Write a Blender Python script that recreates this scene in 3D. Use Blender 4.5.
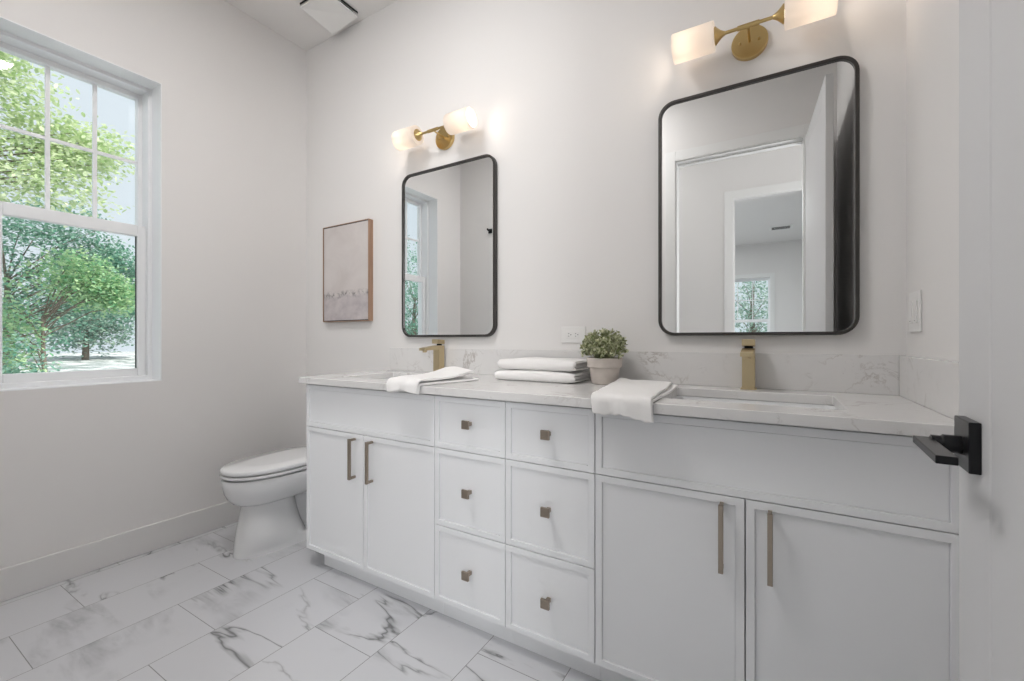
import bpy, bmesh, math, random
from mathutils import Vector, Matrix, noise
random.seed(7)
R = math.radians
sc = bpy.context.scene
for o in list(bpy.data.objects): bpy.data.objects.remove(o)
C = sc.collection

# ------------------------------------------------------------------ camera
cam = bpy.data.cameras.new('camera'); co = bpy.data.objects.new('camera', cam); C.objects.link(co)
cam.sensor_width = 36; cam.lens = 15.243; cam.shift_y = -0.0013; cam.clip_start = .01; cam.clip_end = 400
co.location = (2.759, -1.839, 1.094); co.rotation_euler = (R(90), 0, R(30.94)); sc.camera = co

# ------------------------------------------------------------------ world, sun, added fill lamps, exposure
w = bpy.data.worlds.new('world'); sc.world = w; w.use_nodes = True
bg = w.node_tree.nodes['Background']; bg.inputs[0].default_value = (.81, .89, .97, 1); bg.inputs[1].default_value = 1.0
def lamp(name, kind, loc, rot, power, col, **k):
    l = bpy.data.lights.new(name, kind); o = bpy.data.objects.new(name, l); C.objects.link(o)
    o.location = loc; o.rotation_euler = rot; l.energy = power; l.color = col
    for a, b in k.items(): setattr(l, a, b)
    return o
lamp('sun', 'SUN', (5, 5, 12), (R(38), 0, R(108)), 4.8, (1, .96, .88), angle=R(1.5))
lamp('bathroom_ceiling_fill', 'AREA', (1.45, -1.32, 3.035), (0, 0, 0), 18.5, (1, .98, .975), shape='DISK', size=.6)  # added fill to brighten the bathroom, an unseen source
lamp('hall_ceiling_fill', 'AREA', (1.5, -2.45, 3.035), (0, 0, 0), 2, (.97, .98, 1), shape='DISK', size=.6)  # added fill for the hall, no lamp known there
lamp('hall_wall_fill', 'AREA', (3.52, -2.93, 1.65), (R(90), 0, R(25)), 42, (.97, .985, 1), shape='RECTANGLE', size=.40, size_y=1.1)  # added fill, shines through the doorway onto the cabinet fronts
lamp('bedroom_ceiling_fill', 'AREA', (1.3, -5.8, 3.035), (0, 0, 0), 70, (.93, .98, 1), shape='DISK', size=.9)  # added fill for the bedroom beyond, an invented source
sc.view_settings.view_transform = 'Standard'; sc.view_settings.look = 'None'
sc.view_settings.gamma = 1; sc.view_settings.use_curve_mapping = False
sc.view_settings.exposure = 0.0

# ------------------------------------------------------------------ materials
def mat(name, col=(.8,.8,.8), rough=.5, metal=0, spec=None, coat=0):
    m = bpy.data.materials.new(name); m.use_nodes = True
    b = m.node_tree.nodes['Principled BSDF']
    b.inputs['Base Color'].default_value = (*col, 1); b.inputs['Roughness'].default_value = rough
    b.inputs['Metallic'].default_value = metal
    if spec is not None: b.inputs['Specular IOR Level'].default_value = spec
    if coat: b.inputs['Coat Weight'].default_value = coat
    return m
class NT:
    def __init__(s, m): s.m = m; s.t = m.node_tree; s.b = s.t.nodes['Principled BSDF']
    def n(s, ty, **k):
        x = s.t.nodes.new(ty)
        for a, v in k.items(): setattr(x, a, v)
        return x
    def l(s, a, b): s.t.links.new(a, b)
    def math(s, op, a, b=None, c=None):
        x = s.n('ShaderNodeMath', operation=op)
        for i, v in enumerate((a, b, c)):
            if v is None: continue
            if isinstance(v, (int, float)): x.inputs[i].default_value = v
            else: s.l(v, x.inputs[i])
        return x.outputs[0]
    def co(s): return s.n('ShaderNodeTexCoord').outputs['Object']
    def noise(s, v, scale, detail=4, rough=.5, dist=0):
        x = s.n('ShaderNodeTexNoise'); x.inputs['Scale'].default_value = scale; x.inputs['Detail'].default_value = detail
        x.inputs['Roughness'].default_value = rough; x.inputs['Distortion'].default_value = dist
        if v is not None: s.l(v, x.inputs['Vector'])
        return x
    def ramp(s, f, pts):
        x = s.n('ShaderNodeValToRGB'); e = x.color_ramp.elements
        while len(e) < len(pts): e.new(.5)
        for i, (p, c) in enumerate(pts):
            e[i].position = p; e[i].color = (*c, 1) if len(c) == 3 else c
        s.l(f, x.inputs[0]); return x.outputs[0]
    def mix(s, f, a, b, blend='MIX'):
        x = s.n('ShaderNodeMix', data_type='RGBA', blend_type=blend)
        for i, v in ((0, f), (6, a), (7, b)):
            if isinstance(v, (int, float)): x.inputs[i].default_value = v
            elif isinstance(v, tuple): x.inputs[i].default_value = (*v, 1)
            else: s.l(v, x.inputs[i])
        return x.outputs[2]
    def bump(s, h, strength, dist=.002):
        x = s.n('ShaderNodeBump'); x.inputs['Strength'].default_value = strength; x.inputs['Distance'].default_value = dist
        s.l(h, x.inputs['Height']); s.l(x.outputs[0], s.b.inputs['Normal'])
    def color(s, c): s.l(c, s.b.inputs['Base Color'])

def paint(name, col, rough=.6, bump=.04, scale=260):
    m = mat(name, col, rough, spec=.35); t = NT(m); v = t.co()
    nz = t.noise(v, scale, 2); t.bump(nz.outputs[0], bump, .001)
    n2 = t.noise(v, 1.3, 2)
    t.color(t.mix(n2.outputs[0], tuple(c*.985 for c in col), tuple(min(1, c*1.01) for c in col)))
    return m
M = {}
M['wall'] = paint('wall_paint', (.80, .785, .772), .62)
M['ceiling'] = paint('ceiling_paint', (.82, .805, .79), .8)
M['trim'] = paint('trim_paint', (.83, .83, .82), .35, .02)
M['base'] = paint('baseboard_paint', (.75, .74, .73), .45, .02)
M['vinyl'] = paint('window_vinyl', (.91, .92, .93), .35, .01)
M['cabinet'] = paint('cabinet_paint', (.87, .88, .895), .38, .02)
M['door_shaded'] = paint('shaded_door_paint', (.63, .63, .635), .48, .02)  # same white as the trim, greyed: shade on the door put into the colour
M['black'] = mat('matte_black_metal', (.015, .015, .017), .28, .6)
M['frame_black'] = mat('bronze_black_metal', (.062, .058, .055), .36, .6)
M['gold'] = mat('brushed_gold', (.62, .45, .20), .28, 1)
M['brass'] = mat('champagne_bronze', (.60, .49, .31), .38, 1)
M['pewter'] = mat('brushed_bronze_pulls', (.36, .305, .25), .4, .9)
M['porcelain'] = mat('porcelain', (.84, .845, .85), .08, 0, .5, .5)
M['plastic'] = mat('white_plastic', (.82, .815, .80), .3)
M['dark'] = mat('dark_gap', (.012, .012, .012), .8)
M['slot'] = mat('outlet_slot', (.05, .05, .05), .6)
M['mirror'] = mat('mirror_silver', (.90, .91, .91), .0, 1)
M['chrome'] = mat('drain_metal', (.5, .42, .28), .25, 1)
for k in ('gold', 'brass', 'pewter'):
    t = NT(M[k]); v = t.co(); mp = t.n('ShaderNodeMapping'); mp.inputs['Scale'].default_value = (60, 60, 900); t.l(v, mp.inputs[0])
    nz = t.noise(mp.outputs[0], 4, 2); t.bump(nz.outputs[0], .06, .0005)

# thin clear glass: reflects by Fresnel, otherwise lets light through
m = bpy.data.materials.new('window_glass'); m.use_nodes = True; t = m.node_tree; t.nodes.clear()
o_ = t.nodes.new('ShaderNodeOutputMaterial'); mx = t.nodes.new('ShaderNodeMixShader'); lw = t.nodes.new('ShaderNodeLayerWeight'); lw.inputs[0].default_value = .5; pw = t.nodes.new('ShaderNodeMath'); pw.operation = 'POWER'; pw.inputs[1].default_value = 5; t.links.new(lw.outputs['Facing'], pw.inputs[0]); fr = t.nodes.new('ShaderNodeMath'); fr.operation = 'MULTIPLY_ADD'; fr.inputs[1].default_value = .96; fr.inputs[2].default_value = .04; t.links.new(pw.outputs[0], fr.inputs[0])
tr = t.nodes.new('ShaderNodeBsdfTransparent'); gl = t.nodes.new('ShaderNodeBsdfGlossy'); gl.inputs['Roughness'].default_value = 0.0
tr.inputs[0].default_value = (.975, .99, .985, 1)
t.links.new(fr.outputs[0], mx.inputs[0]); t.links.new(tr.outputs[0], mx.inputs[1]); t.links.new(gl.outputs[0], mx.inputs[2]); t.links.new(mx.outputs[0], o_.inputs[0])
M['glass'] = m

# opal lamp shade: lit frosted glass
m = bpy.data.materials.new('opal_glass_shade'); m.use_nodes = True; t = m.node_tree; t.nodes.clear()
o_ = t.nodes.new('ShaderNodeOutputMaterial'); mx = t.nodes.new('ShaderNodeMixShader'); mx.inputs[0].default_value = .55
df = t.nodes.new('ShaderNodeBsdfDiffuse'); tl = t.nodes.new('ShaderNodeBsdfTranslucent'); em = t.nodes.new('ShaderNodeEmission'); ad = t.nodes.new('ShaderNodeAddShader')
df.inputs[0].default_value = (.62, .60, .58, 1); tl.inputs[0].default_value = (.62, .575, .53, 1)
em.inputs[0].default_value = (1, .88, .76, 1); em.inputs[1].default_value = .26
t.links.new(df.outputs[0], mx.inputs[1]); t.links.new(tl.outputs[0], mx.inputs[2]); t.links.new(mx.outputs[0], ad.inputs[0]); t.links.new(em.outputs[0], ad.inputs[1]); t.links.new(ad.outputs[0], o_.inputs[0])
M['shade'] = m
m = mat('lit_bulb', (1, .9, .8)); b = m.node_tree.nodes['Principled BSDF']; b.inputs['Emission Color'].default_value = (1, .87, .7, 1); b.inputs['Emission Strength'].default_value = 2
M['bulb'] = m
m = mat('fill_lamp_diffuser', (.9, .9, .9)); b = m.node_tree.nodes['Principled BSDF']; b.inputs['Emission Color'].default_value = (1, .97, .94, 1); b.inputs['Emission Strength'].default_value = 3  # glowing disc of the added ceiling fixtures
M['fill_diffuser'] = m

# marble look porcelain floor tiles: 0.307 x 0.613 m, third offset
def tile_mat():
    m = mat('marble_floor_tile', (.8, .8, .8), .22, spec=.5); t = NT(m); v = t.co()
    sx = t.n('ShaderNodeSeparateXYZ'); t.l(v, sx.inputs[0]); X, Y = sx.outputs[0], sx.outputs[1]
    W_, L_ = .3055, .613
    u = t.math('DIVIDE', t.math('SUBTRACT', X, .046), W_); cu = t.math('FLOOR', u); fu = t.math('FRACT', u)
    k = t.math('FLOORED_MODULO', cu, 3)
    off = t.math('MULTIPLY', k, .2043)                   # column stagger
    vv = t.math('DIVIDE', t.math('ADD', t.math('ADD', Y, .605 + 6*L_), off), L_); cv = t.math('FLOOR', vv); fv = t.math('FRACT', vv)
    du = t.math('MULTIPLY', t.math('MINIMUM', fu, t.math('SUBTRACT', 1, fu)), W_)
    dv = t.math('MULTIPLY', t.math('MINIMUM', fv, t.math('SUBTRACT', 1, fv)), L_)
    d = t.math('MINIMUM', du, dv)
    grout = t.math('LESS_THAN', d, .0013)
    cb = t.n('ShaderNodeCombineXYZ'); t.l(cu, cb.inputs[0]); t.l(cv, cb.inputs[1])
    wn = t.n('ShaderNodeTexWhiteNoise', noise_dimensions='3D'); t.l(cb.outputs[0], wn.inputs[0])
    sc_ = t.n('ShaderNodeVectorMath', operation='SCALE'); sc_.inputs['Scale'].default_value = 23; t.l(wn.outputs['Color'], sc_.inputs[0])
    ad = t.n('ShaderNodeVectorMath', operation='ADD'); t.l(v, ad.inputs[0]); t.l(sc_.outputs[0], ad.inputs[1]); P = ad.outputs[0]
    mp = t.n('ShaderNodeMapping'); mp.inputs['Rotation'].default_value = (0, 0, R(38)); mp.inputs['Scale'].default_value = (.85, 2.7, 1); t.l(P, mp.inputs[0])
    P2 = mp.outputs[0]
    a = t.noise(P2, 1.15, 5, .52, .5).outputs[0]
    ridge = t.math('ABSOLUTE', t.math('SUBTRACT', a, .5))                  # vein where noise crosses .5
    thin = t.ramp(ridge, [(0, (1,1,1)), (.007, (.35,.35,.35)), (.02, (0,0,0))])
    wide = t.ramp(ridge, [(0, (1,1,1)), (.075, (0,0,0))])
    msk = t.noise(P, 1.7, 2, .5).outputs[0]; mk = t.ramp(msk, [(.46, (0,0,0)), (.56, (1,1,1))])
    msk2 = t.noise(P, 2.6, 3, .5).outputs[0]; mk2 = t.ramp(msk2, [(.50, (0,0,0)), (.62, (1,1,1))])
    cloud = t.noise(P2, 5, 5, .6, .6).outputs[0]; ck = t.ramp(cloud, [(.38, (0,0,0)), (.66, (1,1,1))])
    c = t.mix(t.math('MULTIPLY', t.math('MULTIPLY', wide, mk2), t.math('MULTIPLY', ck, .7)), (.64, .645, .665), (.25, .255, .27))
    c = t.mix(t.math('MULTIPLY', t.math('MULTIPLY', thin, mk), .8), c, (.10, .10, .10))
    c = t.mix(grout, c, (.22, .22, .22)); t.color(c)
    g = t.math('MULTIPLY', grout, .4); t.l(t.math('ADD', g, .22), t.b.inputs['Roughness'])
    return m
M['tile'] = tile_mat()
def quartz_mat():
    m = mat('quartz', (.7, .69, .67), .2, spec=.5); t = NT(m); v = t.co()
    a = t.noise(v, 3.2, 6, .6, 1.2).outputs[0]; r_ = t.math('ABSOLUTE', t.math('SUBTRACT', a, .5))
    th = t.ramp(r_, [(0, (1,1,1)), (.008, (.5,.5,.5)), (.02, (0,0,0))])
    mk = t.ramp(t.noise(v, 5.5, 2).outputs[0], [(.50, (0,0,0)), (.66, (1,1,1))])
    b2 = t.noise(v, 9, 5, .7, .8).outputs[0]; r2 = t.math('ABSOLUTE', t.math('SUBTRACT', b2, .5))
    th2 = t.ramp(r2, [(0, (1,1,1)), (.02, (0,0,0))]); mk2 = t.ramp(t.noise(v, 13, 2).outputs[0], [(.56, (0,0,0)), (.7, (1,1,1))])
    cl = t.noise(v, 30, 3).outputs[0]
    c = t.mix(t.math('MULTIPLY', cl, .35), (.76, .75, .74), (.66, .655, .65))
    c = t.mix(t.math('MULTIPLY', t.math('MULTIPLY', th, mk), .75), c, (.40, .36, .33))
    c = t.mix(t.math('MULTIPLY', t.math('MULTIPLY', th2, mk2), .6), c, (.45, .43, .41)); t.color(c)
    return m
M['quartz'] = quartz_mat()
def cloth_mat(name, col):
    m = mat(name, col, .95, spec=.1); t = NT(m); v = t.co()
    n1 = t.noise(v, 420, 3, .6); n2 = t.noise(v, 60, 3); s_ = t.math('ADD', n1.outputs[0], n2.outputs[0])
    t.bump(s_, .5, .0018); t.b.inputs['Sheen Weight'].default_value = .3
    return m
M['terry'] = cloth_mat('white_terry', (.93, .915, .90))
def canvas_mat():
    m = mat('abstract_painting', (.7, .66, .64), .8); t = NT(m); v = t.co()      # z runs 0..0.61
    sx = t.n('ShaderNodeSeparateXYZ'); t.l(v, sx.inputs[0]); X, Z = sx.outputs[0], sx.outputs[2]
    cl = t.noise(v, 5, 4, .6, .5).outputs[0]; c = t.mix(t.ramp(cl, [(.35, (0,0,0)), (.7, (1,1,1))]), (.60, .555, .535), (.68, .64, .62))
    hz = t.math('ADD', Z, t.math('MULTIPLY', t.math('SUBTRACT', t.noise(v, 9, 3).outputs[0], .5), .05))
    low = t.ramp(hz, [(.155, (1,1,1)), (.175, (0,0,0))]); mp = t.n('ShaderNodeMapping'); mp.inputs['Scale'].default_value = (4, 1, 5); t.l(v, mp.inputs[0])
    st = t.noise(mp.outputs[0], 3, 5, .6).outputs[0]; lc = t.mix(t.ramp(st, [(.35, (0,0,0)), (.65, (1,1,1))]), (.46, .42, .43), (.60, .555, .55))
    c = t.mix(low, c, lc)
    band = t.ramp(t.math('ABSOLUTE', t.math('SUBTRACT', hz, .172)), [(0, (1,1,1)), (.010, (.6,.6,.6)), (.030, (0,0,0))])
    bm_ = t.ramp(t.noise(v, 26, 5, .7, .6).outputs[0], [(.44, (0,0,0)), (.60, (1,1,1))])
    c = t.mix(t.math('MULTIPLY', band, bm_), c, (.13, .12, .125)); t.color(c); return m
M['canvas'] = canvas_mat()
def wood_mat():
    m = mat('walnut_frame', (.3, .2, .14), .5); t = NT(m); v = t.co(); mp = t.n('ShaderNodeMapping'); mp.inputs['Scale'].default_value = (30, 30, 2.5); t.l(v, mp.inputs[0])
    n_ = t.noise(mp.outputs[0], 3, 4).outputs[0]; t.color(t.mix(n_, (.22, .13, .085), (.52, .33, .22))); return m
M['wood'] = wood_mat()
def leaf_mat(name, a, b, trans=.35):
    m = mat(name, a, .5, spec=.3); t = NT(m)
    gi = t.n('ShaderNodeNewGeometry').outputs['Random Per Island']; c = t.mix(gi, a, b); t.color(c)
    tl = t.n('ShaderNodeBsdfTranslucent'); t.l(c, tl.inputs[0]); mx = t.n('ShaderNodeMixShader'); mx.inputs[0].default_value = trans
    out = [n for n in t.t.nodes if n.type == 'OUTPUT_MATERIAL'][0]
    t.l(t.b.outputs[0], mx.inputs[1]); t.l(tl.outputs[0], mx.inputs[2]); t.l(mx.outputs[0], out.inputs[0]); return m
M['leaf_light'] = leaf_mat('leaf_yellow_green', (.44, .60, .28), (.90, .94, .72))
M['leaf_mid'] = leaf_mat('leaf_mid_green', (.18, .44, .24), (.62, .78, .46))
M['leaf_dark'] = leaf_mat('leaf_blue_green', (.10, .30, .22), (.38, .58, .46))
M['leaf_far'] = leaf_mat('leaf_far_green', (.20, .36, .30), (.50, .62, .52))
M['leaf_pot'] = leaf_mat('leaf_boxwood', (.20, .25, .09), (.78, .78, .56), .25)
M['bark'] = mat('bark', (.20, .16, .13), .9)
def ground_mat():
    m = mat('dry_ground', (.5, .5, .48), .95); t = NT(m); v = t.co(); n1 = t.noise(v, .9, 6, .7, .5).outputs[0]
    t.color(t.ramp(n1, [(.40, (.22, .27, .25)), (.5, (.45, .47, .48)), (.58, (.80, .80, .80))])); return m
M['ground'] = ground_mat()
def clay_mat():
    m = mat('stoneware_pot', (.62, .56, .51), .85); t = NT(m); n_ = t.noise(t.co(), 40, 4).outputs[0]; t.bump(n_, .2, .001)
    t.color(t.mix(n_, (.58, .52, .47), (.70, .64, .59))); return m
M['clay'] = clay_mat(); M['soil'] = mat('soil', (.06, .045, .03), .95)

# ------------------------------------------------------------------ mesh helpers
class MB:
    def __init__(s): s.b = bmesh.new()
    def box(s, x0, x1, y0, y1, z0, z1):
        v = [s.b.verts.new(p) for p in ((x0,y0,z0),(x1,y0,z0),(x1,y1,z0),(x0,y1,z0),(x0,y0,z1),(x1,y0,z1),(x1,y1,z1),(x0,y1,z1))]
        for f in ((0,3,2,1),(4,5,6,7),(0,1,5,4),(1,2,6,5),(2,3,7,6),(3,0,4,7)): s.b.faces.new([v[i] for i in f])
        return s
    def loft(s, rings, cap=True):
        rv = [[s.b.verts.new(p) for p in r] for r in rings]
        for a, b in zip(rv, rv[1:]):
            n = len(a)
            for i in range(n): s.b.faces.new((a[i], a[(i+1)%n], b[(i+1)%n], b[i]))
        if cap: s.b.faces.new(list(reversed(rv[0]))); s.b.faces.new(rv[-1])
        return s
    def lathe(s, prof, axis='Z', n=32, c=(0,0,0), cap=True):      # prof: (radius, along)
        rings = []
        for r, h in prof:
            rg = []
            for i in range(n):
                a = 2*math.pi*i/n; p, q = r*math.cos(a), r*math.sin(a)
                if axis == 'Z': P = (p, q, h)
                elif axis == 'X': P = (h, p, q)
                else: P = (q, h, p)
                rg.append(Vector(P)+Vector(c))
            rings.append(rg)
        return s.loft(rings, cap)
    def tube(s, pts, r, n=10):
        pts = [Vector(p) for p in pts]; rings = []
        for i, p in enumerate(pts):
            d = (pts[min(i+1, len(pts)-1)]-pts[max(i-1, 0)]).normalized()
            u = d.cross(Vector((0,0,1)));
            if u.length < .1: u = d.cross(Vector((1,0,0)))
            u.normalize(); v = d.cross(u); rr = r[i] if isinstance(r, (list, tuple)) else r
            rings.append([p+u*rr*math.cos(2*math.pi*k/n)+v*rr*math.sin(2*math.pi*k/n) for k in range(n)])
        return s.loft(rings)
    def obj(s, name, m, parent=None, loc=(0,0,0), bevel=0, smooth=False, seg=2, subsurf=0):
        bmesh.ops.recalc_face_normals(s.b, faces=s.b.faces)
        me = bpy.data.meshes.new(name); s.b.to_mesh(me); s.b.free(); me.materials.append(m)
        if smooth:
            for p in me.polygons: p.use_smooth = True
        o = bpy.data.objects.new(name, me); C.objects.link(o); o.location = loc
        if parent: o.parent = parent
        if bevel:
            b = o.modifiers.new('bevel', 'BEVEL'); b.width = bevel; b.segments = seg; b.limit_method = 'ANGLE'; b.angle_limit = R(40)
            if smooth is not None: b.harden_normals = False
        if subsurf:
            b = o.modifiers.new('sub', 'SUBSURF'); b.levels = b.render_levels = subsurf
        return o
def smooth_by_angle(o, ang=35):
    me = o.data
    for p in me.polygons: p.use_smooth = True
    bm = bmesh.new(); bm.from_mesh(me)
    for e in bm.edges:
        if len(e.link_faces) == 2 and e.calc_face_angle(0) > R(ang): e.smooth = False
    bm.to_mesh(me); bm.free()
def B(name, m, dims, parent=None, bevel=0, loc=(0,0,0)): return MB().box(*dims).obj(name, m, parent, loc, bevel)
def thing(name, label, cat, loc=(0,0,0), rz=0, group=None):
    o = bpy.data.objects.new(name, None); C.objects.link(o); o.location = loc; o.rotation_euler = (0,0,rz); o.empty_display_size = .05
    return tag(o, label, cat, group)
def tag(o, label, cat, group=None):
    o['label'] = label; o['category'] = cat
    if group: o['group'] = group
    return o
def struct(o, label=None, cat=None):
    o['kind'] = 'structure'
    if label: o['label'] = label
    if cat: o['category'] = cat
    return o
def sempty(name, label, cat, loc=(0,0,0), rz=0):
    o = thing(name, label, cat, loc, rz); o['kind'] = 'structure'; return o
def dup(root, loc, label, group=None):
    r = root.copy(); C.objects.link(r); r.location = loc; r['label'] = label
    if group: r['group'] = group
    def rec(a, b):
        for ch in list(a.children):
            c = ch.copy(); C.objects.link(c); c.parent = b; rec(ch, c)
    rec(root, r); return r

# ------------------------------------------------------------------ the room shell
W, H, FY = 3.128, 3.084, -1.765            # room width, height, inner face of the front wall
WY0, WY1, WZ0, WZ1 = -1.411, -.828, .875, 2.441      # window opening
DX0, DX1, DZ = 2.121, 2.943, 2.474        # doorway
T = .115
a = MB().box(-.24,0,FY-T,WY0,-.05,H+.1).box(-.24,0,WY1,.15,-.05,H+.1).box(-.24,0,WY0,WY1,-.05,WZ0).box(-.24,0,WY0,WY1,WZ1,H+.1)
struct(a.obj('wall_left', M['wall']), 'white painted side wall with the window in it', 'wall')
struct(B('wall_back', M['wall'], (0,W,0,.15,-.05,H+.1)), 'white painted wall behind the vanity and mirrors', 'wall')
struct(B('wall_right', M['wall'], (W,W+.15,FY-T,.15,-.05,H+.1)), 'white painted wall beside the right end of the vanity', 'wall')
a = MB().box(0,DX0-.008,FY-T,FY,-.05,H+.1).box(DX1+.008,W,FY-T,FY,-.05,H+.1).box(DX0-.008,DX1+.008,FY-T,FY,DZ+.008,H+.1)
struct(a.obj('wall_front', M['wall']), 'white wall with the doorway, seen in the mirrors', 'wall')
struct(B('floor', M['tile'], (-.2,5.2,-8.8,.15,-.05,0)), 'white marble look floor tiles with grey veins', 'floor')
a = MB().box(-.2,W+.15,FY-T,.15,H,H+.12)
struct(a.obj('ceiling', M['ceiling']), 'white painted bathroom ceiling', 'ceiling')
# baseboards
def base(name, dims, label): struct(B(name, M['base'], dims, bevel=.004), label, 'baseboard')
base('baseboard_left', (0,.015,FY,-.0,0,.137), 'white baseboard along the wall under the window')
base('baseboard_back', (.015,.829,-.015,0,0,.137), 'white baseboard on the back wall behind the toilet')
base('baseboard_front', (.015,DX0-.095,FY,FY+.015,0,.137), 'white baseboard along the doorway wall')
# doorway lining and casings
a = MB().box(DX0-.085,DX0-.008,FY,FY+.008,0,DZ+.085).box(DX0-.008,DX1+.008,FY,FY+.008,DZ+.008,DZ+.085).box(DX1+.008,DX1+.085,FY,FY+.008,0,DZ+.085)
struct(a.obj('trim_1', M['trim'], bevel=.002), 'flat white casing around the bathroom doorway, seen in the right mirror', 'door casing')
a = MB().box(DX0-.008,DX0,FY-T-.002,FY,0,DZ+.008).box(DX1,DX1+.008,FY-T-.002,FY,0,DZ+.008).box(DX0,DX1,FY-T-.002,FY,DZ-.002,DZ+.008)
a.box(DX0,DX1,FY-T+.03,FY-.045,DZ-.014,DZ-.002)
struct(a.obj('trim_2', M['trim']), 'white jamb lining inside the bathroom doorway', 'door jamb')

# hall and bedroom seen in the right mirror
HY, BY = -3.01, -8.6; BX0, BX1 = 2.437, 3.12
a = MB().box(.6,.72,HY,FY-T,-.05,H+.1).box(4.4,4.52,HY,FY-T,-.05,H+.1).box(W,4.4,FY-T,FY,-.05,H+.1)
struct(a.obj('wall_hall', M['wall']), 'white end walls of the hall outside the bathroom', 'wall')
a = MB().box(.3,BX0,HY-T,HY,-.05,H+.1).box(BX1,5.1,HY-T,HY,-.05,H+.1).box(BX0,BX1,HY-T,HY,DZ,H+.1)
struct(a.obj('wall_hall_far', M['wall']), 'white hall wall with the bedroom doorway, reflected in the right mirror', 'wall')
a = MB().box(BX0-.085,BX0-.006,HY,HY+.015,0,DZ+.085).box(BX0-.006,BX1+.006,HY,HY+.015,DZ+.006,DZ+.085).box(BX1+.006,BX1+.085,HY,HY+.015,0,DZ+.085)
struct(a.obj('trim_3', M['trim'], bevel=.002), 'white casing around the bedroom doorway reflected in the right mirror', 'door casing')
VX0, VX1, VZ0, VZ1 = 1.80, 2.73, .60, 2.38
a = MB().box(.2,.32,BY,HY-T,-.05,H+.1).box(5,5.12,BY,HY-T,-.05,H+.1)
a.box(.2,VX0,BY-.15,BY,-.05,H+.1).box(VX1,5.12,BY-.15,BY,-.05,H+.1).box(VX0,VX1,BY-.15,BY,-.05,VZ0).box(VX0,VX1,BY-.15,BY,VZ1,H+.1)
struct(a.obj('wall_bedroom', M['wall']), 'white bedroom walls far beyond the doorway in the right mirror', 'wall')
struct(B('ceiling_hall', M['ceiling'], (.2,5.12,BY-.15,FY-T,H,H+.12)), 'white ceiling of the hall and bedroom in the mirror', 'ceiling')

# ------------------------------------------------------------------ windows
def window(name, label, y0, y1, z0, z1, cols, rail_z, root, glass_depth_in=.0):
    """double hung window, built with its width along local Y (room side +X), outside -X; local origin at sill centre line"""
    f = .020
    MB().box(-.235,-.112,y0,y0+f,z0,z1).box(-.235,-.112,y1-f,y1,z0,z1).box(-.235,-.112,y0+f,y1-f,z0,z0+.025).box(-.235,-.112,y0+f,y1-f,z1-f,z1)\
        .obj('window_frame', M['vinyl'], root, bevel=.003)
    MB().box(-.112,-.108,y0,y0+.010,z0,z1).box(-.112,-.108,y1-.010,y1,z0,z1).box(-.112,-.108,y0+.010,y1-.010,z1-.010,z1).obj('frame_bead', M['vinyl'], root, bevel=.001)
    a0, a1 = y0+f, y1-f; s = .019; ut = z1-f; ub = rail_z-.005
    us = MB().box(-.23,-.186,a0-.008,a0+s,ub,ut+.008).box(-.23,-.186,a1-s,a1+.008,ub,ut+.008).box(-.23,-.186,a0+s,a1-s,ut-.026,ut+.008).box(-.23,-.186,a0+s,a1-s,ub,ub+.032)\
        .obj('upper_sash', M['vinyl'], root, bevel=.003)
    g0, g1, h0, h1 = a0+s, a1-s, ub+.032, ut-.026
    B('glass_pane', M['glass'], (-.211,-.208,g0,g1,h0,h1), us)
    mu = MB()
    for i in range(1, cols): c = g0+(g1-g0)*i/cols; mu.box(-.216,-.202,c-.008,c+.008,h0,h1)
    hm = (h0+h1)/2; mu.box(-.2155,-.2025,g0,g1,hm-.008,hm+.008); mu.obj('muntin_grid', M['vinyl'], us)
    ls = MB().box(-.178,-.14,a0,a0+.035,z0+.022,rail_z+.020).box(-.178,-.14,a1-.035,a1,z0+.022,rail_z+.020)\
        .box(-.178,-.14,a0+.035,a1-.035,z0+.022,z0+.064).box(-.178,-.14,a0+.035,a1-.035,rail_z-.038,rail_z+.020).obj('lower_sash', M['vinyl'], root, bevel=.003)
    B('glass_pane', M['glass'], (-.162,-.159,a0+.035,a1-.035,z0+.064,rail_z-.038), ls)
    B('gasket', M['slot'], (-.166,-.155,a1-.038,a1-.0345,z0+.063,rail_z-.037), ls)
LIN = .004
win = sempty('window_1', 'white double hung window with grid of panes looking out on trees', 'window')
window('w', '', WY0, WY1, WZ0, WZ1, 3, 1.681, win)
MB().box(-.112,-.0003,WY0,WY0+LIN,WZ0,WZ1).box(-.112,-.0003,WY1-LIN,WY1,WZ0,WZ1).box(-.112,-.0003,WY0+LIN,WY1-LIN,WZ0,WZ0+LIN).box(-.112,-.0003,WY0+LIN,WY1-LIN,WZ1-LIN,WZ1).obj('window_reveal', M['vinyl'], win)
win2 = sempty('window_2', 'small bedroom window with trees outside, reflected in the right mirror', 'window', (0, BY, 0), R(90))
# local y -> world -x ; local x -> world y
window('w', '', -VX1, -VX0, VZ0, VZ1, 3, 1.49, win2)
a = MB().box(0,.018,-VX1-.08,-VX1,VZ0-.08,VZ1+.08).box(0,.018,-VX0,-VX0+.08,VZ0-.08,VZ1+.08).box(0,.018,-VX1,-VX0,VZ1,VZ1+.08).box(0,.018,-VX1,-VX0,VZ0-.08,VZ0).obj('window_casing', M['trim'], win2)
win2.rotation_euler = (0,0,R(90))

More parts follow.
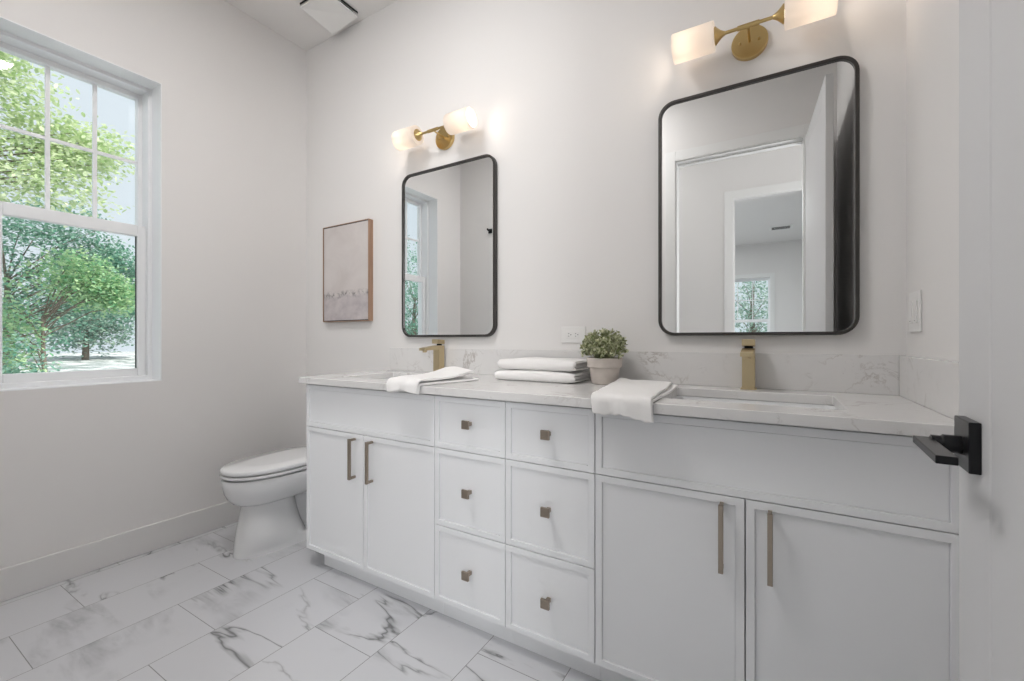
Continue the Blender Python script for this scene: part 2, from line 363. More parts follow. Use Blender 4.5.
# ------------------------------------------------------------------ door standing open at the right
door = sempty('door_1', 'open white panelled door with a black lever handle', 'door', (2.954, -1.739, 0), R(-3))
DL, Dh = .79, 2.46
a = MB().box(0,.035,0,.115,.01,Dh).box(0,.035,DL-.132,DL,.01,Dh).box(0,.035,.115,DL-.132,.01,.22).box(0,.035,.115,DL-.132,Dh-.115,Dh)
a.obj('door_frame', M['door_shaded'], door, bevel=.003)
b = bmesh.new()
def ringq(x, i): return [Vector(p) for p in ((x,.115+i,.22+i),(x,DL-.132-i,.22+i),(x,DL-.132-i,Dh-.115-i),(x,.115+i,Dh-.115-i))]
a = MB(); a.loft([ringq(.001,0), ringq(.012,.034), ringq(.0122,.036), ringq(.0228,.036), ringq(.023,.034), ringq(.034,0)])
a.obj('door_panel', M['door_shaded'], door)
hd = B('door_handle', M['black'], (-.012,0,DL-.103,DL-.036,.919,.986), door, .0015)
hd['label'] = 'black square lever handle'
MB().lathe([(.0125,-.012),(.0125,-.030),(.0105,-.032),(.0105,-.042)], 'X', 24, (0, DL-.069, .950)).obj('lever_neck', M['black'], hd)
smooth_by_angle(hd.children[0])
B('lever', M['black'], (-.059,-.039,DL-.188,DL-.058,.9455,.9555), hd, .001)
hb = MB().box(.035,.046,DL-.101,DL-.037,.922,.986).box(.046,.085,DL-.078,DL-.060,.945,.962).box(.085,.10,DL-.178,DL-.058,.9485,.9585).obj('rear_lever', M['black'], door, bevel=.001)
B('latch_plate', M['black'], (.006,.029,DL-.0005,DL+.001,.925,.983), door)

# ------------------------------------------------------------------ vanity: four cabinet units
V0, C1, C2, C3, C4, C5, V1 = .829, 1.234, 1.638, 1.961, 2.288, 2.699, 3.112
ZB, Z3, Z2, ZT = .085, .379, .676, .877
FR = -.553                                  # front plane of doors and drawers
def front(name, x0, x1, z0, z1, parent, ox):
    """slim shaker front: 20 mm rim around a slightly recessed panel"""
    g = .0015; x0, x1, z0, z1 = x0+g-ox, x1-g-ox, z0+g, z1-g; r_ = .021; y = FR
    a = MB()
    def q(yy, i): return [(x0+i,yy,z0+i),(x1-i,yy,z0+i),(x1-i,yy,z1-i),(x0+i,yy,z1-i)]
    a.loft([q(y+.019,0), q(y+.0008,0), q(y,.0008), q(y,r_-.0008), q(y+.0072,r_), q(y+.0072,r_+.0014), q(y+.0055,r_+.0020)])
    return a.obj(name, M['cabinet'], parent)
def carcass(x0, x1, parent, ox, left=False, has_sink=False):
    a = MB(); xi0 = .893-ox if left else x0-ox
    l0, l1 = x0-ox+(.0 if left else .0006), x1-ox-.0006; yf, yb, t_ = FR+.0195, -.004, .018
    a.box(l0, l0+t_, yf, yb, ZB+.001, .8835).box(l1-t_, l1, yf, yb, ZB+.001, .8835).box(l0+t_, l1-t_, yf, yb, ZB+.001, ZB+t_).box(l0+t_, l1-t_, yb-.006, yb, ZB+t_, .8835)
    a.box(l0+t_, l1-t_, yf, yf+.02, .862, .8835)
    if not has_sink: a.box(l0+t_, l1-t_, yf+.02, yb-.006, .866, .8835)
    a.obj('cabinet_body', M['cabinet'], parent)
    B('toe_kick', M['cabinet'], (xi0+.0006, x1-ox-.0006, -.500, -.06, 0, ZB+.0008), parent)
def pull(parent, x, z0, z1):
    p = MB().box(x-.006,x+.006,FR-.036,FR-.025,z0,z1).obj('door_handle', M['pewter'], parent, bevel=.0012)
    MB().box(x-.0045,x+.0045,FR-.026,FR+.001,z0+.001,z0+.011).obj('handle_post', M['pewter'], p); MB().box(x-.0045,x+.0045,FR-.026,FR+.001,z1-.011,z1-.001).obj('handle_post', M['pewter'], p)
def knob(parent, x, z):
    k = MB().box(x-.0155,x+.0155,FR-.030,FR-.021,z-.0155,z+.0155).obj('knob', M['pewter'], parent, bevel=.0015)
    MB().box(x-.0065,x+.0065,FR-.022,FR+.006,z-.0065,z+.0065).obj('knob_stem', M['pewter'], k)
def sink_cabinet(x0, xm, x1, label, left):
    r = thing('sink_cabinet', label, 'cabinet', (x0,0,0), group=None); carcass(x0, x1, r, x0, left, True)
    front('false_drawer_front', x0, x1, Z2, ZT, r, x0)
    for (u, v, hx) in ((x0, xm, xm-.055), (xm, x1, xm+.056)):
        d = front('door', u, v, ZB, Z2, r, x0); pull(d, hx-x0, .481, .659)
    return r
def drawer_cabinet(x0, x1, kx, label):
    r = thing('drawer_cabinet', label, 'cabinet', (x0,0,0)); carcass(x0, x1, r, x0)
    for (u, v, kz) in ((Z2, ZT, .783), (Z3, Z2, .532), (ZB, Z3, .235)):
        d = front('drawer', x0, x1, u, v, r, x0); knob(d, kx-x0, kz)
    return r
sink_cabinet(V0, C1, C2, 'white two door sink cabinet next to the toilet, at the left end of the vanity', True)
drawer_cabinet(C2, C3, 1.806, 'white stack of three drawers adjoining the left sink cabinet')
drawer_cabinet(C3, C4, 2.128, 'white stack of three drawers adjoining the right sink cabinet, below the potted plant')
sink_cabinet(C4, C5, V1, 'white two door sink cabinet beside the open door, at the right end of the vanity', False)
B('filler_strip', M['cabinet'], (V1, W-.001, FR+.004, -.01, 0, .8835)); tag(bpy.data.objects['filler_strip'], 'narrow white filler strip between right sink cabinet and wall', 'cabinet filler')

# ------------------------------------------------------------------ worktop with sink cutouts, splashes
CT0, CT1, CF, CZ = .823, W-.001, -.590, .914
S = [(.985, 1.452), (2.458, 2.925)]; SY0, SY1 = -.462, -.138
ct = thing('countertop', 'long white quartz vanity top with grey veins, two sinks cut in', 'countertop', (CT0,0,.884))
a = MB(); bm = a.b
xs = [CT0, S[0][0], S[0][1], S[1][0], S[1][1], CT1]; ys = [CF, SY0, SY1, -.0015]
holes = {(1,1), (3,1)}
vt = {}; vb = {}
for i, x in enumerate(xs):
    for j, y in enumerate(ys):
        vt[i,j] = bm.verts.new((x-CT0, y, .030)); vb[i,j] = bm.verts.new((x-CT0, y, .0002))
for i in range(5):
    for j in range(3):
        if (i,j) in holes: 
            ring = [(i,j),(i+1,j),(i+1,j+1),(i,j+1)]
            for k in range(4): p, q_ = ring[k], ring[(k+1)%4]; bm.faces.new((vt[p],vt[q_],vb[q_],vb[p]))
            continue
        bm.faces.new((vt[i,j],vt[i+1,j],vt[i+1,j+1],vt[i,j+1])); bm.faces.new((vb[i,j],vb[i,j+1],vb[i+1,j+1],vb[i+1,j]))
per = [(i,0) for i in range(6)]+[(5,j) for j in range(1,4)]+[(i,3) for i in range(4,-1,-1)]+[(0,j) for j in (2,1)]
for k in range(len(per)): p, q_ = per[k], per[(k+1)%len(per)]; bm.faces.new((vt[p],vt[q_],vb[q_],vb[p]))
a.obj('worktop', M['quartz'], ct, bevel=.0025)
B('backsplash', M['quartz'], (0.004, W-.0212-CT0, -.020, -.0015, .0302, .158), ct, .0015)
B('side_splash', M['quartz'], (W-.021-CT0, W-.0015-CT0, CF+.003, -.0015, .0302, .158), ct, .0015)

def make_sink(label, x0, x1):
    cx, cy = (x0+x1)/2, (SY0+SY1)/2; hx, hy = (x1-x0)/2, (SY1-SY0)/2
    r = thing('undermount_sink', label, 'sink', (cx, cy, .75))
    def rr(hx, hy, z, rad=.03, n=5):
        pts = []
        for sx, sy, a0 in ((1,1,0),(-1,1,90),(-1,-1,180),(1,-1,270)):
            for k in range(n+1):
                a = R(a0+90*k/n); pts.append((sx*(hx-rad)+rad*math.cos(a), sy*(hy-rad)+rad*math.sin(a), z))
        return pts
    a = MB(); e = .004
    rings = [rr(hx+.02,hy+.02,.1335), rr(hx+e,hy+e,.1335), rr(hx+e-.003,hy+e-.003,.12), rr(hx-.012,hy-.012,.03,.04), rr(hx-.03,hy-.03,.012,.05), rr(.03,.03,.006,.029)]
    out = [rr(.03,.03,-.002,.029), rr(hx-.02,hy-.02,.0,.05), rr(hx,hy,.03,.04), rr(hx+.012,hy+.012,.118), rr(hx+.02,hy+.02,.122)]
    a.loft(rings+out+[rings[0]], cap=False)
    a.b.verts.ensure_lookup_table(); bmesh.ops.remove_doubles(a.b, verts=a.b.verts, dist=1e-5)
    o = a.obj('basin', M['porcelain'], r); smooth_by_angle(o, 50)
    d = MB().lathe([(.031,.004),(.031,.0085),(.024,.0095),(.020,.0075)], 'Z', 28).obj('drain', M['chrome'], r); smooth_by_angle(d)
    return r
make_sink('white rectangular undermount sink in the counter below the left mirror', *S[0])
make_sink('white rectangular undermount sink in the counter below the right mirror', *S[1])

def make_faucet(label, x):
    r = thing('faucet', label, 'faucet', (x, -.057, CZ), group='brushed gold faucets')
    B('base_plate', M['brass'], (-.0255,.0255,-.0255,.0255,.0002,.005), r, .001)
    B('body', M['brass'], (-.0205,.0205,-.022,.022,.005,.130), r, .0015)
    sp = MB()
    sp.loft([[(-.0205,.022,.128),(.0205,.022,.128),(.0205,.022,.147),(-.0205,.022,.147)], [(-.0205,-.028,.126),(.0205,-.028,.126),(.0205,-.028,.147),(-.0205,-.028,.147)], [(-.0205,-.130,.121),(.0205,-.130,.121),(.0205,-.130,.135),(-.0205,-.130,.135)]])
    s_ = sp.obj('spout', M['brass'], r, bevel=.0012)
    smooth_by_angle(MB().lathe([(.011,.121),(.011,.113),(.009,.112)], 'Z', 20, (0,-.110,0)).obj('aerator', M['brass'], s_))
    MB().lathe([(.014,.146),(.014,.1595)], 'Z', 24, (0,.004,0)).obj('cartridge', M['dark'], r)
    h = MB(); h.loft([[(-.0205,.024,.153),(.0205,.024,.153),(.0205,.024,.176),(-.0205,.024,.176)], [(-.0205,-.032,.157),(.0205,-.032,.157),(.0205,-.032,.180),(-.0205,-.032,.180)]])
    h.obj('handle', M['brass'], r, bevel=.0012)
    return r
fa = make_faucet('square brushed gold faucet standing over the left sink, under the left mirror', 1.236)
dup(fa, (2.687, -.057, CZ), 'square brushed gold faucet standing over the right sink, under the right mirror')

# ------------------------------------------------------------------ mirrors
def rrect(x0, x1, z0, z1, rad, y, n=8):
    p = []
    for cx, cz, a0 in ((x1-rad,z1-rad,0),(x0+rad,z1-rad,90),(x0+rad,z0+rad,180),(x1-rad,z0+rad,270)):
        for k in range(n+1): a = R(a0+90*k/n); p.append(Vector((cx+rad*math.cos(a), y, cz+rad*math.sin(a))))
    return p
def make_mirror(x0, x1, z0, z1, label):
    w_, h_ = (x1-x0)/2, z1-z0
    r = thing('wall_mirror', label, 'mirror', ((x0+x1)/2, 0, z0), group='black framed wall mirrors')
    fw = .012; ra = .062
    def q(i, y): return rrect(-w_+i, w_-i, i, h_-i, ra-i, y)
    a = MB(); rings = [q(0,-.003), q(0,-.027), q(.0015,-.029), q(fw-.0015,-.029), q(fw,-.027), q(fw,-.012), q(fw,-.003)]
    a.loft(rings+[rings[0]], cap=False); bmesh.ops.remove_doubles(a.b, verts=a.b.verts, dist=1e-6)
    o = a.obj('frame', M['frame_black'], r); smooth_by_angle(o)
    g = MB(); g.loft([q(fw-.003,-.006), q(fw-.003,-.0200)]); g.obj('mirror_glass', M['mirror'], r)
    return r
make_mirror(.934, 1.573, 1.106, 2.030, 'black framed rounded mirror next to the picture, reflecting the window')
make_mirror(2.364, 3.007, 1.108, 2.045, 'black framed rounded mirror nearest the door, reflecting the doorway')

# ------------------------------------------------------------------ sconces
def make_sconce(label, x, z):
    r = thing('vanity_light', label, 'wall lamp', (x, 0, z), group='brass two shade wall lamps')
    bp = MB().lathe([(.060,-.0005),(.060,-.017),(.058,-.019)], 'Y', 40, (0,0,-.005)).obj('backplate', M['gold'], r); smooth_by_angle(bp)
    for sx in (-.030, .030):
        smooth_by_angle(MB().lathe([(.0045,-.019),(.0045,-.026),(.0015,-.030)], 'Y', 14, (sx,0,-.005)).obj('screw_cap', M['gold'], bp))
    smooth_by_angle(MB().tube([(0,-.018,-.004),(0,-.075,-.002),(0,-.103,0)], .0045, 14).obj('arm', M['gold'], r))
    smooth_by_angle(MB().lathe([(.0060,-.108),(.0060,.108)], 'X', 18, (0,-.106,0)).obj('crossbar', M['gold'], r))
    smooth_by_angle(MB().lathe([(.0085,-.034),(.0085,.034)], 'X', 18, (0,-.106,0)).obj('crossbar_sleeve', M['gold'], r))
    for s in (-1, 1):
        pr = [(.007,.074),(.009,.079),(.014,.087),(.024,.098),(.030,.103),(.030,.107),(.006,.1075)]
        smooth_by_angle(MB().lathe([(a_, s*b_) for a_, b_ in pr], 'X', 30, (0,-.106,0)).obj('shade_holder', M['gold'], r), 50)
        ro, ri = .0505, .0475
        p2 = [(.012,.108),(.046,.108),(ro-.001,.109),(ro,.112),(ro,.250),(ri,.250),(ri,.114),(.043,.111),(.012,.111)]
        sh = MB().lathe([(a_, s*b_) for a_, b_ in p2], 'X', 40, (0,-.106,0), cap=False).obj('lamp_shade', M['shade'], r); smooth_by_angle(sh)
        bb = MB().lathe([(.012,s*.107),(.012,s*.130),(.010,s*.134),(.017,s*.150),(.019,s*.162),(.015,s*.175),(.006,s*.182)], 'X', 20, (0,-.106,0)).obj('bulb', M['bulb'], r); smooth_by_angle(bb, 60)
        L = lamp('bulb_light', 'POINT', (s*.215, -.106, 0), (0,0,0), .48, (1, .84, .69), shadow_soft_size=.018); L.parent = r
    return r
make_sconce('brass wall lamp with two white glass shades above the left mirror', 1.238, 2.188)
make_sconce('brass wall lamp with two white glass shades above the right mirror', 2.688, 2.196)

# ------------------------------------------------------------------ picture
pic = thing('framed_picture', 'beige abstract canvas in a thin brown wood frame left of the mirrors', 'picture', (.448, 0, 1.206))
a = MB().box(-.218,-.2145,-.036,-.001,0,.618).box(.2145,.218,-.036,-.001,0,.618).box(-.2145,.2145,-.036,-.001,0,.0035).box(-.2145,.2145,-.036,-.001,.6145,.618)
a.obj('frame', M['wood'], pic)
B('canvas', M['canvas'], (-.209,.209,-.033,-.003,.009,.609), pic)
MB().box(-.2145,-.209,-.031,-.002,.0035,.6145).box(.209,.2145,-.031,-.002,.0035,.6145).box(-.209,.209,-.031,-.002,.0035,.009).box(-.209,.209,-.031,-.002,.609,.6145).obj('shadow_gap', M['slot'], pic)

# ------------------------------------------------------------------ outlet, switches, hook
ou = thing('wall_outlet', 'white horizontal double power outlet on the wall behind the towels and plant', 'outlet', (1.984, 0, 1.114))
B('cover_plate', M['plastic'], (-.060,.060,-.006,-.0003,-.037,.037), ou, .002)
B('receptacle_face', M['plastic'], (-.034,.034,-.0085,-.006,-.017,.017), ou, .001)
for x in (-.017, .017):
    s_ = MB().box(x-.006,x-.0008,-.0092,-.0084,.004,.0065).box(x-.006,x-.0008,-.0092,-.0084,-.0075,-.005).box(x+.005,x+.009,-.0092,-.0084,-.002,.002).obj('socket', M['slot'], ou)
sw = thing('light_switch', 'white double rocker light switch on the wall beside the right mirror', 'light switch', (W, -.115, 1.175))
B('cover_plate', M['plastic'], (-.006,-.0003,-.056,.056,-.060,.060), sw, .002)
for y in (-.023, .023):
    B('rocker', M['plastic'], (-.010,-.006,y-.0165,y+.0165,-.033,.033), sw, .001)
    B('rocker_mark', M['slot'], (-.0104,-.0099,y-.004,y+.004,-.028,-.026), sw)
hk = thing('wall_hook', 'small black hook high on the doorway wall, reflected in the left mirror', 'hook', (.375, FY, 2.16))
B('mount_plate', M['black'], (-.022,.022,.0005,.008,-.022,.022), hk, .002)
MB().tube([(0,.006,0),(0,.04,0),(0,.055,.012)], [.008,.008,.010], 12).obj('peg', M['black'], hk)

# exhaust fan on the ceiling by the corner
fan = thing('exhaust_fan', 'square white exhaust fan cover on the ceiling near the corner', 'ceiling fan vent', (.365, -.062, H))
B('housing', M['dark'], (.018,.215,-.20,-.018,-.019,-.0005), fan)
a = MB(); 
P_ = [(-.008,.012),(.232,.004),(.236,-.222),(.0,-.222)]; dz = [-.046,-.024,-.022,-.022]
a.loft([[(x,y,d-.006) for (x,y),d in zip(P_,dz)], [(x,y,d+.004) for (x,y),d in zip(P_,dz)]])
a.obj('cover_panel', M['plastic'], fan, bevel=.003)
B('edge_slot', M['dark'], (.2355,.2375,-.222,.0,-.013,-.002), fan)
B('edge_slot', M['dark'], (.0,.236,-.2235,-.2215,-.013,-.002), fan)

# added ceiling fixtures that house the fill lamps, out of view
for (x, y, r_, lab) in ((1.45,-1.32,.31,'added round white fill light in the middle of the bathroom ceiling'), (1.5,-2.45,.31,'added round white fill light on the hall ceiling'), (1.3,-5.8,.46,'added round white fill light on the bedroom ceiling')):
    t_ = thing('added_ceiling_light', lab, 'ceiling light', (x, y, H))
    MB().lathe([(r_,-.0005),(r_,-.035),(r_-.006,-.037),(r_-.006,-.0005)], 'Z', 48).obj('rim', M['plastic'], t_)
    MB().lathe([(r_-.01,-.030),(r_-.01,-.034)], 'Z', 48).obj('fill_diffuser', M['fill_diffuser'], t_)
wl = thing('added_wall_light', 'added tall white fill light on the hall wall outside the doorway', 'wall lamp', (3.52,HY,1.65))  # invented fixture that houses the added hall fill
B('back_box', M['plastic'], (-.22,.22,.016,.03,-.57,.57), wl, .003); B('fill_diffuser', M['plastic'], (-.20,.20,.03,.045,-.55,.55), wl, .004)
v_ = thing('ceiling_vent', 'small louvred air vent on the bedroom ceiling seen in the right mirror', 'air vent', (2.895,-7.27,H))
B('vent_frame', M['plastic'], (-.18,.18,-.15,.15,-.012,-.0005), v_, .002)
a = MB()
for k in range(6): a.box(-.14,.14,-.10+k*.036,-.078+k*.036,-.0135,-.012)
a.obj('louvre', M['slot'], v_)

# ------------------------------------------------------------------ toilet
to = thing('toilet', 'white elongated toilet with closed lid in the corner beside the vanity', 'toilet', (.462, 0, 0))
def egg(hw, yf, yb, z, n=40, p=2.3, back=None):
    yc = yb-(yb-yf)*.42; pts = []
    for i in range(n):
        a = 2*math.pi*i/n; c, s = math.cos(a), math.sin(a)
        x = hw*math.copysign(abs(c)**(2/p), c); yy = (yb-yc if s > 0 else yc-yf)*math.copysign(abs(s)**(2/(p if s < 0 else 3.2)), s)
        pts.append((x, yc+yy, z))
    return pts
a = MB(); a.loft([egg(.117,-.697,-.15,0), egg(.117,-.697,-.15,.014), egg(.114,-.694,-.16,.028), egg(.111,-.691,-.34,.045), egg(.103,-.681,-.37,.11), egg(.094,-.669,-.39,.18), egg(.087,-.658,-.40,.238), egg(.086,-.656,-.40,.250),
                  egg(.104,-.678,-.30,.256), egg(.130,-.702,-.20,.270), egg(.152,-.722,-.13,.294), egg(.166,-.735,-.11,.325), egg(.174,-.742,-.10,.358), egg(.177,-.745,-.10,.388), egg(.174,-.742,-.10,.396), egg(.15,-.71,-.12,.397)])
o = a.obj('bowl', M['porcelain'], to); smooth_by_angle(o, 55)
a = MB(); a.loft([egg(.035,-.42,-.12,.02,p=2.2), egg(.035,-.42,-.12,.12,p=2.2), egg(.035,-.42,-.12,.30,p=2.2)]); smooth_by_angle(a.obj('trapway', M['porcelain'], to), 55)
a = MB(); a.loft([egg(.150,-.715,-.22,.395), egg(.150,-.715,-.22,.404), egg(.175,-.743,-.21,.4045), egg(.179,-.747,-.21,.407), egg(.181,-.749,-.21,.413), egg(.179,-.747,-.21,.420), egg(.150,-.715,-.22,.4205)]); smooth_by_angle(a.obj('seat', M['porcelain'], to), 50)
a = MB(); a.loft([egg(.150,-.715,-.21,.419), egg(.150,-.715,-.21,.4255), egg(.176,-.744,-.20,.426), egg(.180,-.748,-.20,.430), egg(.1795,-.7475,-.20,.443), egg(.174,-.742,-.205,.448), egg(.10,-.63,-.25,.4515)]); smooth_by_angle(a.obj('lid', M['porcelain'], to), 60)
B('hinge', M['porcelain'], (-.10,.10,-.225,-.195,.395,.44), to, .006)
B('tank', M['porcelain'], (-.170,.170,-.19,-.016,.385,.735), to, .02); B('tank_lid', M['porcelain'], (-.176,.176,-.198,-.014,.735,.765), to, .008)
B('flush_lever', M['chrome'], (-.15,-.09,-.205,-.19,.67,.685), to, .003)

# ------------------------------------------------------------------ towels
def fold_towel(name, label, loc, L, D, hgt, seed, group):
    """bath towel folded in nested layers: smooth fold at the front, layered edges at the ends"""
    r = thing(name, label, 'towel', loc, group=group); n = 4; t = hgt/(2*n)
    for k in range(n):
        ro = hgt/2-k*t*1.0; path = []
        back = 0 - k*.004
        for i in range(13): path.append((back-(D-hgt/2+0)*(i/12), hgt/2-ro+t*.5))
        for i in range(1, 9): a_ = R(180*i/9); path.append((-(D-hgt/2)-(ro-t*.5)*math.sin(a_), hgt/2-(ro-t*.5)*math.cos(a_)))
        for i in range(13): path.append((-(D-hgt/2)*(1-i/12)+back*(i/12), hgt/2+ro-t*.5))
        me = MB(); nx = 46; g = []
        for i in range(nx):
            u = i/(nx-1); x = u*(L-.004*k) ; row = []
            for j, (y, z) in enumerate(path):
                nz = noise.noise(Vector((x*6+seed, y*9, z*25+k*3))); edge = math.exp(-((1-u)*L/.02)**1.0)+math.exp(-(u*L/.02))
                sgn = 1 if z > hgt/2 else -1
                zz = z + nz*.0035*(1 if sgn > 0 else .25) - edge*sgn*.004*(1 if k == 0 else .3) + (.003*math.sin(u*math.pi) if sgn > 0 else 0)
                zz = max(zz, t*.5)
                row.append(me.b.verts.new((x+nz*.006+(.010*(k%2)-.004 if u > .9 else 0)+.009*noise.noise(Vector((k*5., j*.35, seed))), y+.004*noise.noise(Vector((x*5, k*7+seed, z*20))), zz)))
            g.append(row)
        for i in range(nx-1):
            for j in range(len(path)-1): me.b.faces.new((g[i][j], g[i+1][j], g[i+1][j+1], g[i][j+1]))
        o = me.obj('folded_layer' if k else 'outer_layer', M['terry'], r, smooth=True)
        so = o.modifiers.new('thick', 'SOLIDIFY'); so.thickness = t*.74; so.offset = 0
        b_ = o.modifiers.new('bevel', 'BEVEL'); b_.width = t*.3; b_.segments = 2; b_.limit_method = 'ANGLE'
    return r
fold_towel('folded_towel', 'folded white towel at the bottom of the stack of two beside the plant', (1.708,-.050,CZ+.0005), .375, .188, .043, 3, 'folded bath towels')
fold_towel('folded_towel', 'folded white towel on top of the stack of two beside the plant', (1.719,-.048,CZ+.0475), .366, .184, .046, 11, 'folded bath towels')

def drape(label, pathfn, nu, nv, seed, t=.006, name='hand_towel'):
    me = MB()
    for layer in (0, 1):
        g = []
        for i in range(nu):
            row = []
            for j in range(nv):
                row.append(me.b.verts.new(pathfn(i/(nu-1), j/(nv-1), layer)))
            g.append(row)
        for i in range(nu-1):
            for j in range(nv-1): me.b.faces.new((g[i][j], g[i+1][j], g[i+1][j+1], g[i][j+1]))
    o = me.obj(name, M['terry'], smooth=True); so = o.modifiers.new('thick', 'SOLIDIFY'); so.thickness = t; so.offset = 0
    b_ = o.modifiers.new('bevel', 'BEVEL'); b_.width = t*.3; b_.segments = 2; b_.limit_method = 'ANGLE'
    return tag(o, label, 'hand towel', 'draped white hand towels')
def prof(v, y0, rad, drop, z):
    """length param 0..1 from back (y0) along the top, over the front edge, down by drop"""
    yf = CF-.004; r_ = rad; top = (y0-(yf+r_*.0)) ; arc = r_*math.pi/2; tot = top+arc+drop; s = v*tot
    if s < top: return (y0-s, z)
    if s < top+arc: a_ = (s-top)/r_; return (yf-r_*math.sin(a_), z-r_*(1-math.cos(a_)))
    return (yf-r_, z-r_-(s-top-arc))
def pr_right(u, v, layer):
    base = CZ+.006+.009*(1-layer)
    y, z = prof(v, -.135+.012*layer, .010+.008*(1-layer), .031+.015*u+.004*math.sin(u*9)+.002*math.sin(u*37), base)
    x = 2.240+.066*v+u*(.196-.018*v) + (.020*layer*(1-v)) + .006*math.sin(v*5)*(1 if u > .5 else .4)
    n_ = noise.noise(Vector((x*14, y*10, layer*4.))); n2 = noise.noise(Vector((x*40, y*30, 9)))
    hang = max(0, min(1, (-.585-y)/.02))
    if layer == 0: z += .0035*(n_+.5)*(1-hang)+.0022*n2+ .010*math.exp(-((u-.05)/.12)**2)*(1-v)*.6
    y -= hang*(.004*(n_+.5)+.003*math.sin(u*14+layer))
    return (x, y, z)
drape('white cloth draped over the counter front edge beside the plant, left of the right sink', pr_right, 30, 60, 1, .0075)
def pr_left(u, v, layer):
    base = CZ+.006+.016*(1-layer)
    y, z = prof(v, -.215-.10*u*(1)+.02*layer, .010+.012*(1-layer), .022+.006*math.sin(u*7+1), base)
    x = 1.447+u*.205*(1-.25*v) + .015*layer*(1-v) + .004*math.sin(v*7)
    hang = max(0, min(1, (-.585-y)/.02)); n_ = noise.noise(Vector((x*12+5, y*9, layer*4.)))
    if layer == 0:
        z += (.020*math.exp(-((v-.06)/.22)**2) + .006*(n_+.4))*(1-hang) * (1-.25*u)
        z += .006*math.sin(u*math.pi)*(1-hang)
    y -= hang*(.005*(n_+.5)+.004*math.sin(u*11+layer))
    return (x, y, z)
drape('white cloth draped over the counter front edge in front of the left faucet', pr_left, 30, 60, 2, .0085)

# ------------------------------------------------------------------ potted plant
pl = thing('potted_plant', 'small bushy green plant in a beige stoneware pot between the folded towels and draped cloth', 'plant', (2.179,-.145,CZ+.0003))
p = MB().lathe([(.046,0),(.050,.003),(.0615,.066),(.0675,.068),(.0715,.103),(.070,.105),(.066,.103),(.062,.085),(.05,.08)], 'Z', 48).obj('pot', M['clay'], pl); smooth_by_angle(p, 30)
MB().lathe([(.063,.082),(.063,.088)], 'Z', 32).obj('soil', M['soil'], pl)
lf = MB(); rnd = random.Random(5)
def leaf(mb, p, d, up, ln, wd):
    s = d.cross(up)
    if s.length < 1e-3: s = d.cross(Vector((1,0,.2)))
    s.normalize(); up = s.cross(d)
    vs = [mb.b.verts.new(q) for q in (p, p+d*ln*.35+s*wd*.5+up*ln*.06, p+d*ln*.75+s*wd*.42+up*ln*.04, p+d*ln, p+d*ln*.75-s*wd*.42+up*ln*.04, p+d*ln*.35-s*wd*.5+up*ln*.06)]
    mb.b.faces.new(vs)
st = MB()
for k in range(230):
    th = rnd.random()*2*math.pi; ph = math.acos(1-rnd.random()*1.25); rr_ = .070*(.72+.42*rnd.random())
    c = Vector((math.sin(ph)*math.cos(th)*rr_*1.14, math.sin(ph)*math.sin(th)*rr_*1.14, .134+math.cos(ph)*rr_*1.05))
    if c.z < .108 and math.hypot(c.x, c.y) < .074: c.z = .112
    st.tube([Vector((c.x*.25, c.y*.25, .085)), c*.6+Vector((0,0,.045)), c], [.0014,.001,.0007], 4)
    out = (c-Vector((0,0,.11))).normalized()
    for j in range(9):
        d = (out*.7+Vector((rnd.uniform(-1,1), rnd.uniform(-1,1), rnd.uniform(-.7,1)))).normalized()
        leaf(lf, c+Vector((rnd.uniform(-.006,.006), rnd.uniform(-.006,.006), rnd.uniform(-.006,.006))), d, out, rnd.uniform(.009,.014), rnd.uniform(.006,.009))
f_ = lf.obj('foliage', M['leaf_pot'], pl); f_['kind'] = 'stuff'
s_ = st.obj('stem', M['leaf_pot'], pl); s_['kind'] = 'stuff'

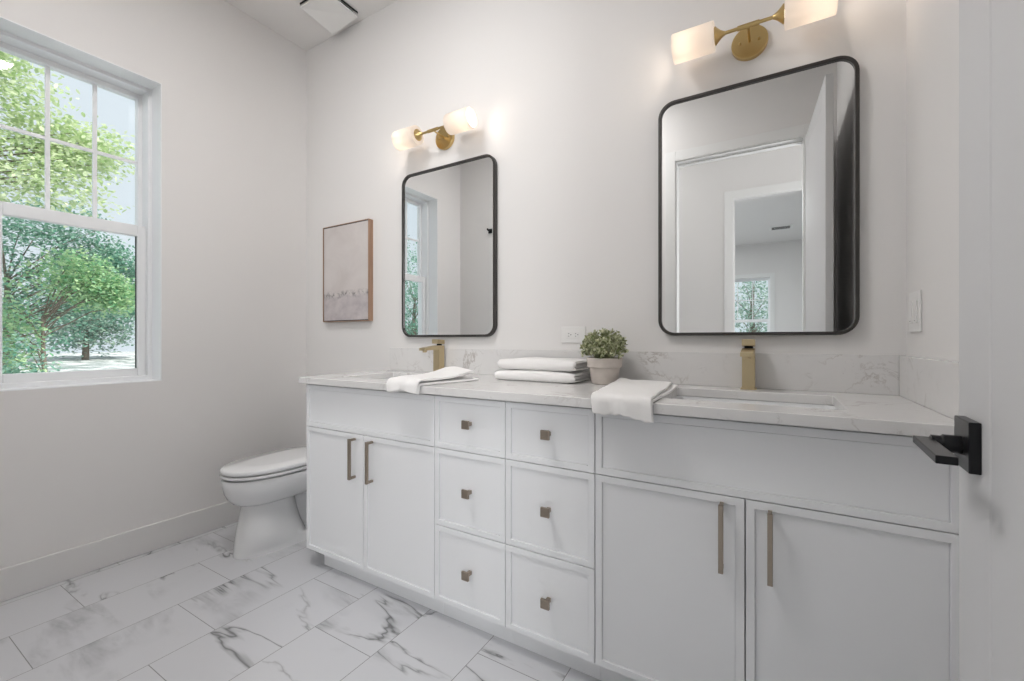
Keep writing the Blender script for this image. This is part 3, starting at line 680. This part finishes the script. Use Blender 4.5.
# ------------------------------------------------------------------ outside
g = MB(); n = 40; GZ = -.35
vv = [[g.b.verts.new((-60+i*2.5 if i < 24 else -.2 if False else -60+i*2.5, -45+j*2.5, GZ+(.0 if -60+i*2.5 > -8 else .35*noise.noise(Vector((i*.3,j*.3,2)))))) for j in range(36)] for i in range(28)]
for i in range(27):
    for j in range(35): g.b.faces.new((vv[i][j], vv[i+1][j], vv[i+1][j+1], vv[i][j+1]))
struct(g.obj('ground', M['ground'], smooth=True), 'pale dry ground outside the window', 'ground')
def tree(name, label, cat, base, crown, leafm, nclump, nleaf, ls, seed, hgt, group=None, trunk_r=.12):
    """crown: list of (centre, radii) blobs in local coordinates"""
    rn = random.Random(seed); root = thing(name, label, cat, base, group=group)
    L = MB(); Bk = MB()
    if trunk_r: Bk.tube([(0,0,0),(.05,.03,hgt*.3),(-.03,.02,hgt*.55),(.02,0,hgt*.8)], [trunk_r,trunk_r*.8,trunk_r*.6,trunk_r*.3], 8)
    for k in range(nclump):
        c, rd = crown[rn.randrange(len(crown))]
        while True:
            q = Vector((rn.uniform(-1,1), rn.uniform(-1,1), rn.uniform(-1,1)))
            if q.length <= 1: break
        q = q*(.55+.45*q.length)
        P = Vector((c[0]+q.x*rd[0], c[1]+q.y*rd[1], c[2]+q.z*rd[2]))
        if P.z < .05: P.z = .05+rn.random()*.3
        if k % 22 == 0 and trunk_r:
            s0 = Vector((0,0,min(P.z*.7, hgt*.75))); Bk.tube([s0, (s0+P)*.5+Vector((0,0,.15)), P], [min(.02,trunk_r*.2),.010,.003], 5)
        for j in range(nleaf):
            o_ = Vector((rn.gauss(0,1), rn.gauss(0,1), rn.gauss(0,.6)))*ls*1.5
            d = Vector((rn.uniform(-1,1), rn.uniform(-1,1), rn.uniform(-.7,.5))).normalized()
            leaf(L, P+o_, d, Vector((rn.uniform(-.5,.5), rn.uniform(-.5,.5), 1)), ls*rn.uniform(.7,1.3), ls*rn.uniform(.45,.7))
    o = L.obj('crown', leafm, root); o['kind'] = 'stuff'
    if trunk_r: Bk.obj('trunk', M['bark'], root)
    return root
tree('deciduous_tree', 'light yellow green leafy tree filling the upper left window panes', 'tree', (-6.2,-1.6,GZ), [((0,1.15,4.9),(.9,.8,.9)), ((0,2.0,4.3),(.7,.65,.38)), ((0,1.55,3.7),(.8,.95,.55)), ((0,.9,5.4),(.8,.7,.5)), ((0,.2,4.0),(1.1,1.2,1.8))], M['leaf_light'], 900, 14, .075, 1, 4.9)
tree('leafy_shrub', 'bright mid green shrub in the middle of the lower window pane', 'shrub', (-8,.4,GZ), [((0,.45,2.55),(.6,.6,.5)), ((0,.9,2.3),(.6,.5,.4)), ((0,-.5,1.5),(.7,.5,1.1))], M['leaf_mid'], 480, 14, .075, 2, 2.3, trunk_r=.05)
tree('evergreen_tree', 'dark blue green tree behind the bright shrub through the lower window pane', 'tree', (-11.5,.6,GZ), [((0,.5,3.9),(1,1.5,.75)), ((0,1.9,2.5),(1,1.3,.75)), ((0,.3,2.2),(1,1.3,1.3)), ((0,1.6,3.3),(1,1.0,.5))], M['leaf_dark'], 1000, 14, .09, 3, 3.6)
tree('leafy_shrub', 'low blue green shrub at the bottom left of the lower window pane', 'shrub', (-4.6,-.85,GZ), [((0,.3,1.05),(.35,.35,.40)), ((0,0,.8),(.4,.4,.5))], M['leaf_dark'], 170, 14, .05, 4, 1.0, trunk_r=.03)
GT = 'trees at the far edge of the ground'
for i, (x, y, s) in enumerate(((-34,.6,.9),(-36,8.2,1.0),(-34,15.8,.9))):
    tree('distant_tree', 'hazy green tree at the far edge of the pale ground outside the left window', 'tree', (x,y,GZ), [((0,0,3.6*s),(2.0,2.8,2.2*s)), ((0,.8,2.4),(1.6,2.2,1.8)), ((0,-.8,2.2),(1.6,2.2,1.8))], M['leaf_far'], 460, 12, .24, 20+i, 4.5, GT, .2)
for i, (x, y) in enumerate(((-10,-11.6),(-14,-16.5))):
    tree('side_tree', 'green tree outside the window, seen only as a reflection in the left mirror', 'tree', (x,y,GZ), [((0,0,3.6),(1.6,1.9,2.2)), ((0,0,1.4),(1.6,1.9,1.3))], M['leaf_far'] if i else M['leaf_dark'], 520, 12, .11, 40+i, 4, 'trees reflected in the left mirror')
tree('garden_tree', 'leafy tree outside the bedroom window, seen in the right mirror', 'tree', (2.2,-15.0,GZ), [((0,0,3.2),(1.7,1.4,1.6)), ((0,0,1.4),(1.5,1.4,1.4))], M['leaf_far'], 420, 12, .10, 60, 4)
